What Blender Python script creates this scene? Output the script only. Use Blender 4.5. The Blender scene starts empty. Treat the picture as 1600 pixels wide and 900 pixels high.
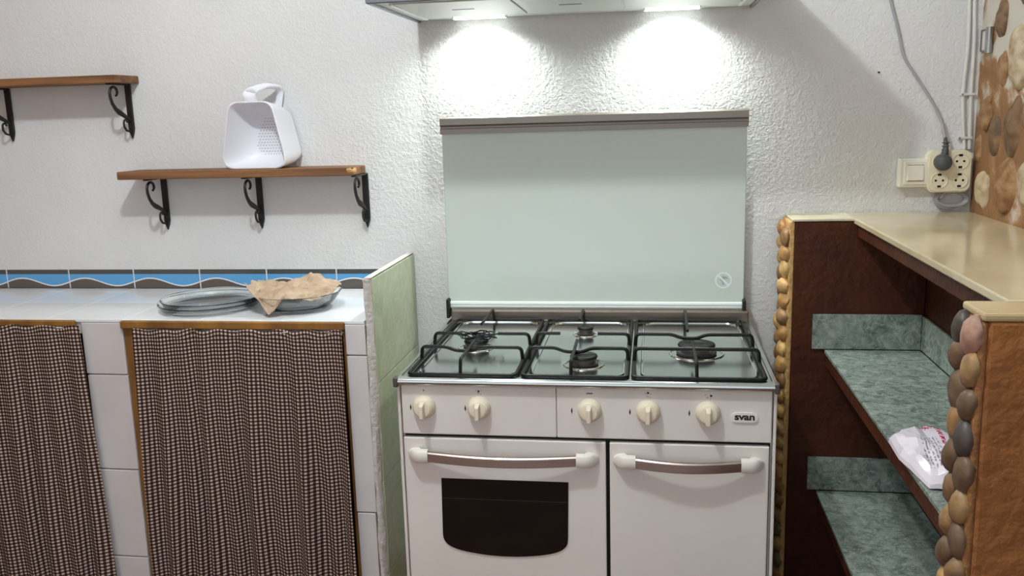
import bpy, bmesh, math, random
from mathutils import Vector, Matrix, noise as mnoise
random.seed(7)
S = bpy.context.scene
COL = S.collection

# ------------------------------------------------------------------ camera
cd = bpy.data.cameras.new('camera'); cam = bpy.data.objects.new('camera', cd); COL.objects.link(cam)
cd.sensor_width = 36.0; cd.lens = 1400 * 36 / 1600; cd.clip_start = 0.02
_r = Vector((0.98813871, 0.15087576, -0.02860744)); _u = Vector((-0.00105235, 0.19293872, 0.98121024)); _f = Vector((-0.15356032, 0.96954172, -0.190809))
cam.matrix_world = Matrix(((_r.x, _u.x, -_f.x, 0.6141427), (_r.y, _u.y, -_f.y, -2.028165), (_r.z, _u.z, -_f.z, 1.4751253), (0, 0, 0, 1)))
S.camera = cam

# ------------------------------------------------------------------ world, exposure
w = bpy.data.worlds.new('world'); S.world = w; w.use_nodes = True
w.node_tree.nodes['Background'].inputs[0].default_value = (0.90, 0.98, 1.05, 1)
w.node_tree.nodes['Background'].inputs[1].default_value = 1.1
S.view_settings.view_transform = 'Standard'; S.view_settings.look = 'None'
S.view_settings.gamma = 1.0; S.view_settings.use_curve_mapping = False
S.view_settings.exposure = 0.10
LAMP_W = 76.0          # ceiling bulb
HOOD_W = 21.0          # each hood lamp

# ------------------------------------------------------------------ helpers
def lin(c):
    return tuple(((v / 255) / 12.92 if v / 255 <= 0.04045 else ((v / 255 + 0.055) / 1.055) ** 2.4) for v in c)

class MB:
    """collects shapes in world coordinates into one mesh"""
    def __init__(s): s.bm = bmesh.new()
    def _take(s, verts, smooth):
        for v in verts:
            for f in v.link_faces: f.smooth = smooth
    def box(s, x0, x1, y0, y1, z0, z1, bevel=0.0, seg=2, smooth=False):
        t = bmesh.new()
        bmesh.ops.create_cube(t, size=1)
        for v in t.verts:
            v.co = Vector((x0 + (v.co.x + .5) * (x1 - x0), y0 + (v.co.y + .5) * (y1 - y0), z0 + (v.co.z + .5) * (z1 - z0)))
        if bevel > 0: bmesh.ops.bevel(t, geom=list(t.edges), offset=bevel, segments=seg, affect='EDGES', profile=.5)
        s.merge(t, smooth); return s
    def merge(s, t, smooth=False):
        t.verts.index_update(); vs = [s.bm.verts.new(v.co) for v in t.verts]
        for f in t.faces:
            try:
                nf = s.bm.faces.new([vs[v.index] for v in f.verts]); nf.smooth = smooth
            except ValueError: pass
        t.free()
    def loft(s, rings, closed=True, cap=True, smooth=True):
        R = [[s.bm.verts.new(p) for p in r] for r in rings]
        n = len(R[0])
        for a, b in zip(R[:-1], R[1:]):
            for i in range(n if closed else n - 1):
                j = (i + 1) % n
                f = s.bm.faces.new((a[i], a[j], b[j], b[i])); f.smooth = smooth
        if cap and closed:
            s.bm.faces.new(list(reversed(R[0]))); s.bm.faces.new(R[-1])
        return s
    def tube(s, pts, rad, seg=8, closed=False):
        pts = [Vector(p) for p in pts]; n = len(pts)
        rads = rad if isinstance(rad, (list, tuple)) else [rad] * n
        rings = []; up = None
        for i, p in enumerate(pts):
            if closed: d = pts[(i + 1) % n] - pts[i - 1]
            else: d = pts[min(i + 1, n - 1)] - pts[max(i - 1, 0)]
            d.normalize()
            if up is None:
                up = Vector((0, 0, 1)) if abs(d.z) < .9 else Vector((1, 0, 0))
            a = d.cross(up); a.normalize(); up = a.cross(d); up.normalize()
            rings.append([p + rads[i] * (math.cos(2 * math.pi * k / seg) * a + math.sin(2 * math.pi * k / seg) * up) for k in range(seg)])
        if closed: rings.append(rings[0]); s.loft(rings, cap=False)
        else: s.loft(rings)
        return s
    def lathe(s, prof, c, axis='z', seg=32):
        """prof: (radius, height) list along the axis from c"""
        rings = []
        for r, h in prof:
            ring = []
            for k in range(seg):
                a = 2 * math.pi * k / seg; u, v = max(r, 1e-5) * math.cos(a), max(r, 1e-5) * math.sin(a)
                if axis == 'z': ring.append(Vector((c[0] + u, c[1] + v, c[2] + h)))
                elif axis == '-y': ring.append(Vector((c[0] + u, c[1] - h, c[2] + v)))
                else: ring.append(Vector((c[0] + h, c[1] + u, c[2] + v)))
            rings.append(ring)
        s.loft(rings); return s
    def prism(s, poly, axis, d0, d1, smooth=False):
        """poly (a,b): axis y -> (x,z); z -> (x,y); x -> (y,z)"""
        def P(a, b, d): return {'y': Vector((a, d, b)), 'z': Vector((a, b, d)), 'x': Vector((d, a, b))}[axis]
        s.loft([[P(a, b, d0) for a, b in poly], [P(a, b, d1) for a, b in poly]], smooth=smooth); return s
    def grid(s, fn, nu, nv, uvfn=None, smooth=True):
        V = [[s.bm.verts.new(fn(i / nu, j / nv)) for j in range(nv + 1)] for i in range(nu + 1)]
        uv = s.bm.loops.layers.uv.verify() if uvfn else None
        for i in range(nu):
            for j in range(nv):
                f = s.bm.faces.new((V[i][j], V[i + 1][j], V[i + 1][j + 1], V[i][j + 1])); f.smooth = smooth
                if uvfn:
                    for l, (a, b) in zip(f.loops, ((i, j), (i + 1, j), (i + 1, j + 1), (i, j + 1))): l[uv].uv = uvfn(a / nu, b / nv)
        return s

def wloc(o):
    p = Vector(o.location)
    while o.parent: o = o.parent; p += Vector(o.location)
    return p
def obj(name, mb, m, parent=None, sharp=40):
    bm = mb.bm
    bmesh.ops.recalc_face_normals(bm, faces=bm.faces)
    co = [v.co for v in bm.verts]
    lo = Vector([min(c[i] for c in co) for i in range(3)]); hi = Vector([max(c[i] for c in co) for i in range(3)])
    org = Vector(((lo.x + hi.x) / 2, (lo.y + hi.y) / 2, lo.z))
    for v in bm.verts: v.co -= org
    for e in bm.edges:
        if len(e.link_faces) == 2 and e.calc_face_angle(0) > math.radians(sharp): e.smooth = False
    me = bpy.data.meshes.new(name); bm.to_mesh(me); bm.free(); me.materials.append(m)
    o = bpy.data.objects.new(name, me); COL.objects.link(o)
    if parent: o.parent = parent; o.location = org - wloc(parent)
    else: o.location = org
    return o
def tag(o, label, cat, group=None, kind=None):
    o['label'] = label; o['category'] = cat
    if group: o['group'] = group
    if kind: o['kind'] = kind
    return o
def thing(name, label, cat, loc, group=None):
    o = bpy.data.objects.new(name, None); COL.objects.link(o); o.location = loc; o.empty_display_size = .05
    return tag(o, label, cat, group)
def struct(o, label=None, cat=None):
    o['kind'] = 'structure'
    if label: o['label'] = label; o['category'] = cat
    return o
def rrect(x0, x1, y0, y1, r, n=6):
    out = []
    for cx, cy, a0 in ((x1 - r, y1 - r, 0), (x0 + r, y1 - r, 90), (x0 + r, y0 + r, 180), (x1 - r, y0 + r, 270)):
        for k in range(n + 1):
            a = math.radians(a0 + 90 * k / n); out.append((cx + r * math.cos(a), cy + r * math.sin(a)))
    return out
def fillet(pts, r, n=4):
    """round the corners of an open polyline"""
    pts = [Vector(p) for p in pts]; out = [pts[0]]
    for a, b, c in zip(pts[:-2], pts[1:-1], pts[2:]):
        d1 = (a - b); d2 = (c - b); rr = min(r, d1.length * .45, d2.length * .45)
        p1 = b + d1.normalized() * rr; p2 = b + d2.normalized() * rr
        for k in range(n + 1):
            t = k / n; out.append((1 - t) ** 2 * p1 + 2 * t * (1 - t) * b + t * t * p2)
    out.append(pts[-1]); return out

# ------------------------------------------------------------------ materials
def nd(nt, typ, loc=None, **kw):
    n = nt.nodes.new(typ)
    for k, v in kw.items():
        if k.startswith('i_'): n.inputs[k[2:].replace('_', ' ')].default_value = v
        else: setattr(n, k, v)
    return n
def mat(name, c, rough=.5, metal=0.0, c2=None, nscale=8.0, detail=6.0, lo=.35, hi=.65, bump=0.0, bscale=60.0, spec=.5, coat=0.0, trans=0.0, ior=1.45, dist=.01, stretch=None, distort=0.0, bdetail=4.0):
    m = bpy.data.materials.new(name); m.use_nodes = True; nt = m.node_tree; L = nt.links
    b = nt.nodes['Principled BSDF']
    b.inputs['Roughness'].default_value = rough; b.inputs['Metallic'].default_value = metal
    b.inputs['Specular IOR Level'].default_value = spec; b.inputs['Coat Weight'].default_value = coat
    b.inputs['Transmission Weight'].default_value = trans; b.inputs['IOR'].default_value = ior
    b.inputs['Base Color'].default_value = (*lin(c), 1)
    tc = nd(nt, 'ShaderNodeTexCoord'); src = tc.outputs['Object']
    geo = nd(nt, 'ShaderNodeNewGeometry'); src = geo.outputs['Position']
    if stretch:
        mp = nd(nt, 'ShaderNodeMapping'); mp.inputs['Scale'].default_value = stretch; L.new(src, mp.inputs[0]); src = mp.outputs[0]
    if c2:
        n = nd(nt, 'ShaderNodeTexNoise', i_Scale=nscale, i_Detail=detail, i_Distortion=distort); L.new(src, n.inputs['Vector'])
        r = nd(nt, 'ShaderNodeValToRGB'); r.color_ramp.elements[0].position = lo; r.color_ramp.elements[1].position = hi
        r.color_ramp.elements[0].color = (*lin(c), 1); r.color_ramp.elements[1].color = (*lin(c2), 1)
        L.new(n.outputs['Fac'], r.inputs[0]); L.new(r.outputs[0], b.inputs['Base Color'])
    if bump:
        n = nd(nt, 'ShaderNodeTexNoise', i_Scale=bscale, i_Detail=bdetail); L.new(src, n.inputs['Vector'])
        bp = nd(nt, 'ShaderNodeBump', i_Strength=bump, i_Distance=dist); L.new(n.outputs['Fac'], bp.inputs['Height']); L.new(bp.outputs[0], b.inputs['Normal'])
    return m
def marble(name, c, c2, vein, scale=14.0, rough=.25):
    m = mat(name, c, rough, c2=c2, nscale=scale, detail=8, lo=.3, hi=.7, distort=1.2); nt = m.node_tree; L = nt.links
    b = nt.nodes['Principled BSDF']; old = b.inputs['Base Color'].links[0].from_socket
    geo = nd(nt, 'ShaderNodeNewGeometry')
    n = nd(nt, 'ShaderNodeTexNoise', i_Scale=scale * .8, i_Detail=5.0, i_Distortion=2.5); L.new(geo.outputs['Position'], n.inputs['Vector'])
    a = nd(nt, 'ShaderNodeMath', operation='SUBTRACT'); a.inputs[1].default_value = .5; L.new(n.outputs['Fac'], a.inputs[0])
    a2 = nd(nt, 'ShaderNodeMath', operation='ABSOLUTE'); L.new(a.outputs[0], a2.inputs[0])
    mr = nd(nt, 'ShaderNodeMapRange'); mr.inputs[1].default_value = 0; mr.inputs[2].default_value = .03; mr.inputs[3].default_value = .55; mr.inputs[4].default_value = 0; L.new(a2.outputs[0], mr.inputs[0])
    mx = nd(nt, 'ShaderNodeMixRGB'); L.new(mr.outputs[0], mx.inputs[0]); L.new(old, mx.inputs[1]); mx.inputs[2].default_value = (*lin(vein), 1)
    L.new(mx.outputs[0], b.inputs['Base Color']); return m

def plaster(name, c, c2):
    m = mat(name, c, .85, c2=c2, nscale=3.0, lo=.3, hi=.75, spec=.2); nt = m.node_tree; L = nt.links; b = nt.nodes['Principled BSDF']
    geo = nd(nt, 'ShaderNodeNewGeometry')
    n1 = nd(nt, 'ShaderNodeTexNoise', i_Scale=105.0, i_Detail=3.0, i_Distortion=.6); L.new(geo.outputs['Position'], n1.inputs['Vector'])
    n2 = nd(nt, 'ShaderNodeTexNoise', i_Scale=11.0, i_Detail=2.0); L.new(geo.outputs['Position'], n2.inputs['Vector'])
    # rougher render beside the stove, smoother over the worktop
    sx = nd(nt, 'ShaderNodeSeparateXYZ'); L.new(geo.outputs['Position'], sx.inputs[0])
    mr = nd(nt, 'ShaderNodeMapRange'); mr.inputs[1].default_value = -.9; mr.inputs[2].default_value = .1; mr.inputs[3].default_value = .35; mr.inputs[4].default_value = 1.0; L.new(sx.outputs[0], mr.inputs[0])
    r = nd(nt, 'ShaderNodeMapRange'); r.inputs[1].default_value = .38; r.inputs[2].default_value = .68; L.new(n1.outputs['Fac'], r.inputs[0])
    mu = nd(nt, 'ShaderNodeMath', operation='MULTIPLY'); L.new(r.outputs[0], mu.inputs[0]); L.new(mr.outputs[0], mu.inputs[1])
    ad = nd(nt, 'ShaderNodeMath', operation='MULTIPLY_ADD'); L.new(n2.outputs['Fac'], ad.inputs[0]); ad.inputs[1].default_value = 1.6; L.new(mu.outputs[0], ad.inputs[2])
    bp = nd(nt, 'ShaderNodeBump', i_Strength=.5, i_Distance=.0028); L.new(ad.outputs[0], bp.inputs['Height']); L.new(bp.outputs[0], b.inputs['Normal'])
    return m

M = {}
M['plaster'] = plaster('white_plaster', (217, 217, 217), (207, 207, 206))
M['ceiling'] = mat('ceiling_paint', (228, 227, 224), .9)
M['floor'] = mat('terracotta_floor', (120, 80, 62), .5, c2=(140, 96, 72), nscale=5)
M['white_tile'] = mat('white_glazed_tile', (234, 236, 238), .12, c2=(228, 231, 233), nscale=6, spec=.5)
M['front_tile'] = mat('white_matt_tile', (212, 208, 208), .3, c2=(204, 198, 197), nscale=5)
M['grout'] = mat('pale_grout', (214, 214, 214), .9)
M['core'] = mat('cupboard_shade_brown', (70, 58, 48), .9)
M['mortar_white'] = mat('white_mortar', (206, 200, 196), .9, c2=(190, 182, 174), nscale=30, bump=.5, bscale=90)
M['ochre_wood'] = mat('ochre_board', (150, 104, 44), .7, c2=(116, 76, 34), nscale=14, bump=.3, bscale=60, stretch=(1, 1, .3))
M['shelf_wood'] = mat('brown_shelf_wood', (140, 98, 62), .6, c2=(98, 66, 42), nscale=22, stretch=(.12, 1, 2.5), bump=.15, bscale=120)
M['worn_wood'] = mat('worn_pale_wood', (206, 168, 110), .8, c2=(170, 126, 76), nscale=60, bump=.3)
M['iron'] = mat('black_iron', (22, 21, 22), .5, c2=(30, 28, 28), nscale=40, bump=.2, bscale=120)
M['white_plastic'] = mat('white_plastic', (226, 226, 232), .35)
M['hole'] = mat('hole_dark', (92, 92, 100), .8)
M['enamel'] = mat('white_enamel', (226, 221, 215), .28, c2=(218, 212, 205), nscale=3, spec=.5)
M['cream'] = mat('cream_plastic', (226, 216, 194), .38)
M['cap_white'] = mat('handle_cap_plastic', (228, 224, 214), .4)
M['black_gap'] = mat('black_gap', (12, 11, 11), .7)
M['rubber'] = mat('black_rubber', (24, 24, 25), .6)
M['oven_glass'] = mat('dark_oven_glass', (16, 12, 10), .06, spec=.35)
M['oven_line'] = mat('oven_rack_line', (38, 32, 30), .3)
M['brushed'] = mat('brushed_aluminium', (172, 158, 150), .36, metal=1.0, c2=(156, 142, 134), nscale=30, stretch=(.05, 1, 6))
M['steel'] = mat('stainless_steel', (198, 202, 200), .17, metal=1.0, c2=(184, 190, 188), nscale=6)
M['steel_dish'] = mat('polished_steel', (220, 222, 220), .12, metal=1.0)
M['lid_alu'] = mat('lid_aluminium', (146, 138, 130), .4, metal=.6)
M['riser'] = mat('shaded_steel', (122, 110, 100), .4, metal=.8)  # steel darkened in colour for the shade of the recess behind the tray
M['lid_rail'] = mat('lid_pale_rail', (222, 232, 230), .3)
M['lid_glass'] = mat('lid_grey_green_glass', (198, 208, 200), .12, spec=.5)
M['sticker'] = mat('pale_print', (220, 230, 226), .3)
M['sticker_dark'] = mat('pale_print_dark', (150, 163, 158), .3)
M['cast'] = mat('black_cast_iron', (12, 12, 13), .45, spec=.3, bump=.15, bscale=200)
M['burner'] = mat('burner_aluminium', (96, 92, 90), .45, metal=.8)
M['print'] = mat('black_print', (38, 36, 36), .6)
M['print_grey'] = mat('grey_print', (140, 136, 132), .6)
M['hood_steel'] = mat('hood_grey_steel', (120, 122, 128), .35, metal=.6)
M['hood_panel'] = mat('hood_pale_panel', (205, 210, 204), .4)
M['hood_edge'] = mat('hood_white_edge', (236, 238, 234), .3)
M['brown_paint'] = mat('dark_brown_paint', (76, 37, 18), .5, c2=(62, 29, 14), nscale=9, bump=.45, bscale=45, spec=.3)
M['ochre_plaster'] = mat('ochre_brown_plaster', (154, 100, 52), .85, c2=(136, 86, 44), nscale=7, bump=.7, bscale=38, dist=.012)
M['tan_mortar'] = mat('tan_mortar', (206, 170, 112), .9, c2=(176, 136, 84), nscale=25, bump=.6, bscale=80)
M['brown_mortar'] = mat('brown_mortar', (160, 112, 68), .9, c2=(132, 90, 54), nscale=25, bump=.6, bscale=80)
M['cap_cream'] = mat('cream_cap', (206, 198, 176), .5, c2=(190, 180, 156), nscale=8)
M['beige'] = mat('beige_polished_stone', (204, 190, 158), .08, c2=(192, 176, 142), nscale=5, spec=.6)
M['post_cap'] = mat('beige_cap_stone', (196, 176, 138), .45, c2=(178, 156, 116), nscale=9)
M['green_panel'] = marble('light_green_tile', (186, 193, 164), (164, 174, 142), (204, 208, 184), 12, .28)
M['green_marble'] = marble('grey_green_marble', (150, 161, 152), (88, 100, 94), (184, 192, 184), 30, .22)
M['socket'] = mat('ivory_plastic', (224, 216, 190), .35)
M['switch'] = mat('white_switch_plastic', (226, 222, 208), .35)
M['cable_grey'] = mat('grey_cable', (158, 156, 158), .5)
M['cable_white'] = mat('white_cable', (212, 210, 204), .5)
M['plug'] = mat('dark_grey_plug', (74, 76, 78), .5)
M['glass'] = mat('clear_glass', (250, 253, 252), .02, trans=1.0, ior=1.45)
M['paper'] = mat('brown_paper', (186, 164, 140), .8, c2=(162, 140, 116), nscale=20, bump=.5, bscale=45)
M['metal_tag'] = mat('metal_tag', (170, 170, 168), .35, metal=.9)

def pebble_mat(name, cols):
    m = bpy.data.materials.new(name); m.use_nodes = True; nt = m.node_tree; L = nt.links; b = nt.nodes['Principled BSDF']; b.inputs['Roughness'].default_value = .5
    oi = nd(nt, 'ShaderNodeObjectInfo'); r = nd(nt, 'ShaderNodeValToRGB'); r.color_ramp.interpolation = 'CONSTANT'
    el = r.color_ramp.elements
    while len(el) < len(cols): el.new(.5)
    for i, c in enumerate(cols): el[i].position = i / len(cols); el[i].color = (*lin(c), 1)
    L.new(oi.outputs['Random'], r.inputs[0])
    geo = nd(nt, 'ShaderNodeNewGeometry'); n = nd(nt, 'ShaderNodeTexNoise', i_Scale=45.0, i_Detail=5.0); L.new(geo.outputs['Position'], n.inputs['Vector'])
    mr = nd(nt, 'ShaderNodeMapRange'); mr.inputs[1].default_value = .35; mr.inputs[2].default_value = .7; mr.inputs[3].default_value = .65; mr.inputs[4].default_value = 1.2; L.new(n.outputs['Fac'], mr.inputs[0])
    mx = nd(nt, 'ShaderNodeVectorMath', operation='SCALE'); L.new(r.outputs[0], mx.inputs[0]); L.new(mr.outputs[0], mx.inputs['Scale']); L.new(mx.outputs[0], b.inputs['Base Color'])
    bp = nd(nt, 'ShaderNodeBump', i_Strength=.25, i_Distance=.004); L.new(n.outputs['Fac'], bp.inputs['Height']); L.new(bp.outputs[0], b.inputs['Normal'])
    return m
M['pebble_tan'] = pebble_mat('tan_pebbles', [(178, 136, 78), (150, 110, 62), (196, 158, 98), (132, 96, 58), (168, 124, 70)])
M['pebble_brown'] = pebble_mat('brown_pebbles', [(134, 104, 72), (158, 126, 84), (112, 88, 66), (150, 116, 76)])
M['pebble_dark'] = pebble_mat('dark_pebbles', [(74, 66, 60)])
M['pebble_pink'] = pebble_mat('pink_pebbles', [(172, 134, 116)])

def stone_wall_mat():
    m = bpy.data.materials.new('whitewashed_brown_stonework'); m.use_nodes = True; nt = m.node_tree; L = nt.links; b = nt.nodes['Principled BSDF']; b.inputs['Roughness'].default_value = .8
    geo = nd(nt, 'ShaderNodeNewGeometry'); sx = nd(nt, 'ShaderNodeSeparateXYZ'); L.new(geo.outputs['Position'], sx.inputs[0])
    n = nd(nt, 'ShaderNodeTexNoise', i_Scale=9.0, i_Detail=6.0, i_Distortion=.4); L.new(geo.outputs['Position'], n.inputs['Vector'])
    mr = nd(nt, 'ShaderNodeMapRange'); mr.inputs[1].default_value = 1.42; mr.inputs[2].default_value = 1.66; mr.inputs[3].default_value = -.08; mr.inputs[4].default_value = .2; L.new(sx.outputs[2], mr.inputs[0])
    ad = nd(nt, 'ShaderNodeMath', operation='ADD'); L.new(n.outputs['Fac'], ad.inputs[0]); L.new(mr.outputs[0], ad.inputs[1])
    r = nd(nt, 'ShaderNodeValToRGB'); e = r.color_ramp.elements; e[0].position = .42; e[1].position = .6
    e[0].color = (*lin((140, 102, 66)), 1); e[1].color = (*lin((204, 198, 184)), 1)
    x = e.new(.52); x.color = (*lin((160, 118, 76)), 1)
    L.new(ad.outputs[0], r.inputs[0]); L.new(r.outputs[0], b.inputs['Base Color'])
    n2 = nd(nt, 'ShaderNodeTexNoise', i_Scale=40.0, i_Detail=5.0); L.new(geo.outputs['Position'], n2.inputs['Vector'])
    bp = nd(nt, 'ShaderNodeBump', i_Strength=.6, i_Distance=.008); L.new(n2.outputs['Fac'], bp.inputs['Height']); L.new(bp.outputs[0], b.inputs['Normal'])
    return m
M['stonework'] = stone_wall_mat()
def stone_mat(name, a, c, lo, hi):
    m = mat(name, a, .6, c2=c, nscale=28, detail=7, lo=lo, hi=hi, bump=.4, bscale=50); return m
M['stone_brown'] = stone_mat('brown_stone', (132, 92, 58), (178, 146, 104), .4, .7)
M['stone_dark'] = stone_mat('dark_stone', (92, 74, 56), (146, 112, 78), .35, .7)
M['stone_white'] = stone_mat('limewashed_stone', (200, 186, 156), (146, 108, 70), .38, .74)

def gingham():
    m = bpy.data.materials.new('brown_gingham_cloth'); m.use_nodes = True; nt = m.node_tree; L = nt.links; b = nt.nodes['Principled BSDF']; b.inputs['Roughness'].default_value = .95; b.inputs['Specular IOR Level'].default_value = .1
    uv = nd(nt, 'ShaderNodeUVMap'); sx = nd(nt, 'ShaderNodeSeparateXYZ'); L.new(uv.outputs[0], sx.inputs[0])
    outs = []
    for k in (0, 1):
        mu = nd(nt, 'ShaderNodeMath', operation='MULTIPLY'); mu.inputs[1].default_value = 1 / .0105; L.new(sx.outputs[k], mu.inputs[0])
        fr = nd(nt, 'ShaderNodeMath', operation='FRACT'); L.new(mu.outputs[0], fr.inputs[0])
        lt = nd(nt, 'ShaderNodeMath', operation='LESS_THAN'); lt.inputs[1].default_value = .5; L.new(fr.outputs[0], lt.inputs[0]); outs.append(lt)
    ad = nd(nt, 'ShaderNodeMath', operation='ADD'); L.new(outs[0].outputs[0], ad.inputs[0]); L.new(outs[1].outputs[0], ad.inputs[1])
    dv = nd(nt, 'ShaderNodeMath', operation='MULTIPLY'); dv.inputs[1].default_value = .5; L.new(ad.outputs[0], dv.inputs[0])
    r = nd(nt, 'ShaderNodeValToRGB'); e = r.color_ramp.elements; e[0].position = 0; e[1].position = 1
    e[0].color = (*lin((42, 26, 24)), 1); e[1].color = (*lin((192, 178, 166)), 1); x = e.new(.5); x.color = (*lin((86, 64, 57)), 1)
    L.new(dv.outputs[0], r.inputs[0]); L.new(r.outputs[0], b.inputs['Base Color']); return m
M['gingham'] = gingham()

def border_mat():
    m = bpy.data.materials.new('blue_wave_border_print'); m.use_nodes = True; nt = m.node_tree; L = nt.links; b = nt.nodes['Principled BSDF']; b.inputs['Roughness'].default_value = .15
    uv = nd(nt, 'ShaderNodeUVMap'); sx = nd(nt, 'ShaderNodeSeparateXYZ'); L.new(uv.outputs[0], sx.inputs[0])
    def mth(op, a, c=None, v=None):
        n = nd(nt, 'ShaderNodeMath', operation=op); L.new(a, n.inputs[0])
        if c is not None: L.new(c, n.inputs[1])
        if v is not None: n.inputs[1].default_value = v
        return n.outputs[0]
    s = mth('SINE', mth('MULTIPLY', sx.outputs[0], v=2 * math.pi)); h = mth('ADD', mth('MULTIPLY', s, v=.2), v=.34)
    d = mth('SUBTRACT', sx.outputs[1], h)
    above = mth('GREATER_THAN', d, v=0.0); line = mth('LESS_THAN', mth('ABSOLUTE', d), v=.035); top = mth('GREATER_THAN', sx.outputs[1], v=.76)
    def mix(f, a, c):
        n = nd(nt, 'ShaderNodeMixRGB'); L.new(f, n.inputs[0])
        if isinstance(a, tuple): n.inputs[1].default_value = (*lin(a), 1)
        else: L.new(a, n.inputs[1])
        n.inputs[2].default_value = (*lin(c), 1); return n.outputs[0]
    c = mix(above, (92, 84, 78), (92, 160, 212)); c = mix(line, c, (222, 226, 226)); c = mix(top, c, (78, 78, 78))
    L.new(c, b.inputs['Base Color']); return m
M['border'] = border_mat()

def bag_mat():
    m = bpy.data.materials.new('printed_plastic_bag'); m.use_nodes = True; nt = m.node_tree; L = nt.links; b = nt.nodes['Principled BSDF']; b.inputs['Roughness'].default_value = .22
    uv = nd(nt, 'ShaderNodeUVMap'); sx = nd(nt, 'ShaderNodeSeparateXYZ'); L.new(uv.outputs[0], sx.inputs[0])
    def mth(op, a, c=None, v=None):
        n = nd(nt, 'ShaderNodeMath', operation=op); L.new(a, n.inputs[0])
        if c is not None: L.new(c, n.inputs[1])
        if v is not None: n.inputs[1].default_value = v
        return n.outputs[0]
    u, v = sx.outputs[0], sx.outputs[1]
    n = nd(nt, 'ShaderNodeTexNoise', i_Scale=30.0, i_Detail=2.0); L.new(uv.outputs[0], n.inputs['Vector'])
    w2 = mth('ADD', u, mth('MULTIPLY', v, v=-.25))
    lines = mth('MULTIPLY', mth('LESS_THAN', mth('FRACT', mth('MULTIPLY', w2, v=26.0)), v=.45), mth('GREATER_THAN', n.outputs['Fac'], v=.48))
    reg = mth('MULTIPLY', mth('MULTIPLY', mth('GREATER_THAN', w2, v=.14), mth('LESS_THAN', w2, v=.36)), mth('MULTIPLY', mth('GREATER_THAN', v, v=.15), mth('LESS_THAN', v, v=.66)))
    txt = mth('MULTIPLY', lines, reg)
    stripe = mth('MULTIPLY', mth('GREATER_THAN', w2, v=.40), mth('LESS_THAN', w2, v=.45))
    topband = mth('MULTIPLY', mth('GREATER_THAN', v, v=.86), mth('GREATER_THAN', u, v=.36))
    redband = mth('MULTIPLY', mth('MAXIMUM', mth('MAXIMUM', stripe, topband), mth('GREATER_THAN', w2, v=.62)), mth('GREATER_THAN', n.outputs['Fac'], v=.47))
    def mix(f, a, c):
        k = nd(nt, 'ShaderNodeMixRGB'); L.new(f, k.inputs[0])
        if isinstance(a, tuple): k.inputs[1].default_value = (*lin(a), 1)
        else: L.new(a, k.inputs[1])
        k.inputs[2].default_value = (*lin(c), 1); return k.outputs[0]
    c = mix(txt, (226, 218, 228), (140, 132, 150)); c = mix(redband, c, (182, 48, 78)); L.new(c, b.inputs['Base Color']); return m
M['bag'] = bag_mat()
def emit(name, c, s):
    m = bpy.data.materials.new(name); m.use_nodes = True; b = m.node_tree.nodes['Principled BSDF']
    b.inputs['Base Color'].default_value = (.9, .9, .9, 1); b.inputs['Emission Color'].default_value = (*c, 1); b.inputs['Emission Strength'].default_value = s; return m
M['lens'] = emit('hood_lamp_lens', (.93, 1.0, .95), 4.0)
M['bulb'] = emit('bulb_glow', (1, .97, .94), 6.0)

W = .70          # face of the back wall
XR = 1.515       # face of the right wall over the counter
ZCW = 1.148      # top of the thicker lower wall
XN = 1.37        # back of the niche
# ------------------------------------------------------------------ the room
wall_back = struct(obj('wall_back', MB().box(-1.98, 1.715, W, W + .15, 0, 3.05), M['plaster']))
wall_right = struct(obj('wall_right', MB().box(XR, XR + .2, -3.2, W, 0, 3.05), M['stonework']))
wall_low = struct(obj('wall_right_lower', MB().box(XN, XR, -3.2, W, 0, ZCW), M['brown_paint']))
struct(obj('wall_left', MB().box(-1.98, -1.84, -3.2, W, 0, 3.05), M['ochre_plaster']))  # unseen wall, set close and ochre to dim the left side
struct(obj('floor', MB().box(-1.98, 1.715, -3.2, W + .15, -.1, 0), M['floor']))
struct(obj('ceiling', MB().box(-1.98, 1.715, -3.2, W + .15, 3.05, 3.15), M['ceiling']))

# border tiles on the back wall over the worktop
bj = [-1.838, -1.799, -1.566, -1.333, -1.096, -.860, -.626, -.388, -.150]
for a, b in zip(bj[:-1], bj[1:]):
    b2 = min(b, -.1485)
    mb = MB(); z0, z1 = .9375, 1.001; x0, x1 = a + .0025, b2 - .0025
    mb.box(x0, x1, W - .008, W, z0, z1, .0015, 1)
    uv = mb.bm.loops.layers.uv.verify()
    for f in mb.bm.faces:
        for l in f.loops: l[uv].uv = ((l.vert.co.x - a) / .2345, (l.vert.co.z - z0) / (z1 - z0))
    obj('border_tile', mb, M['border'], wall_back)
obj('grout_bed', MB().box(-1.838, -.1485, W - .005, W, .9375, 1.002), M['grout'], wall_back)

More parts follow.
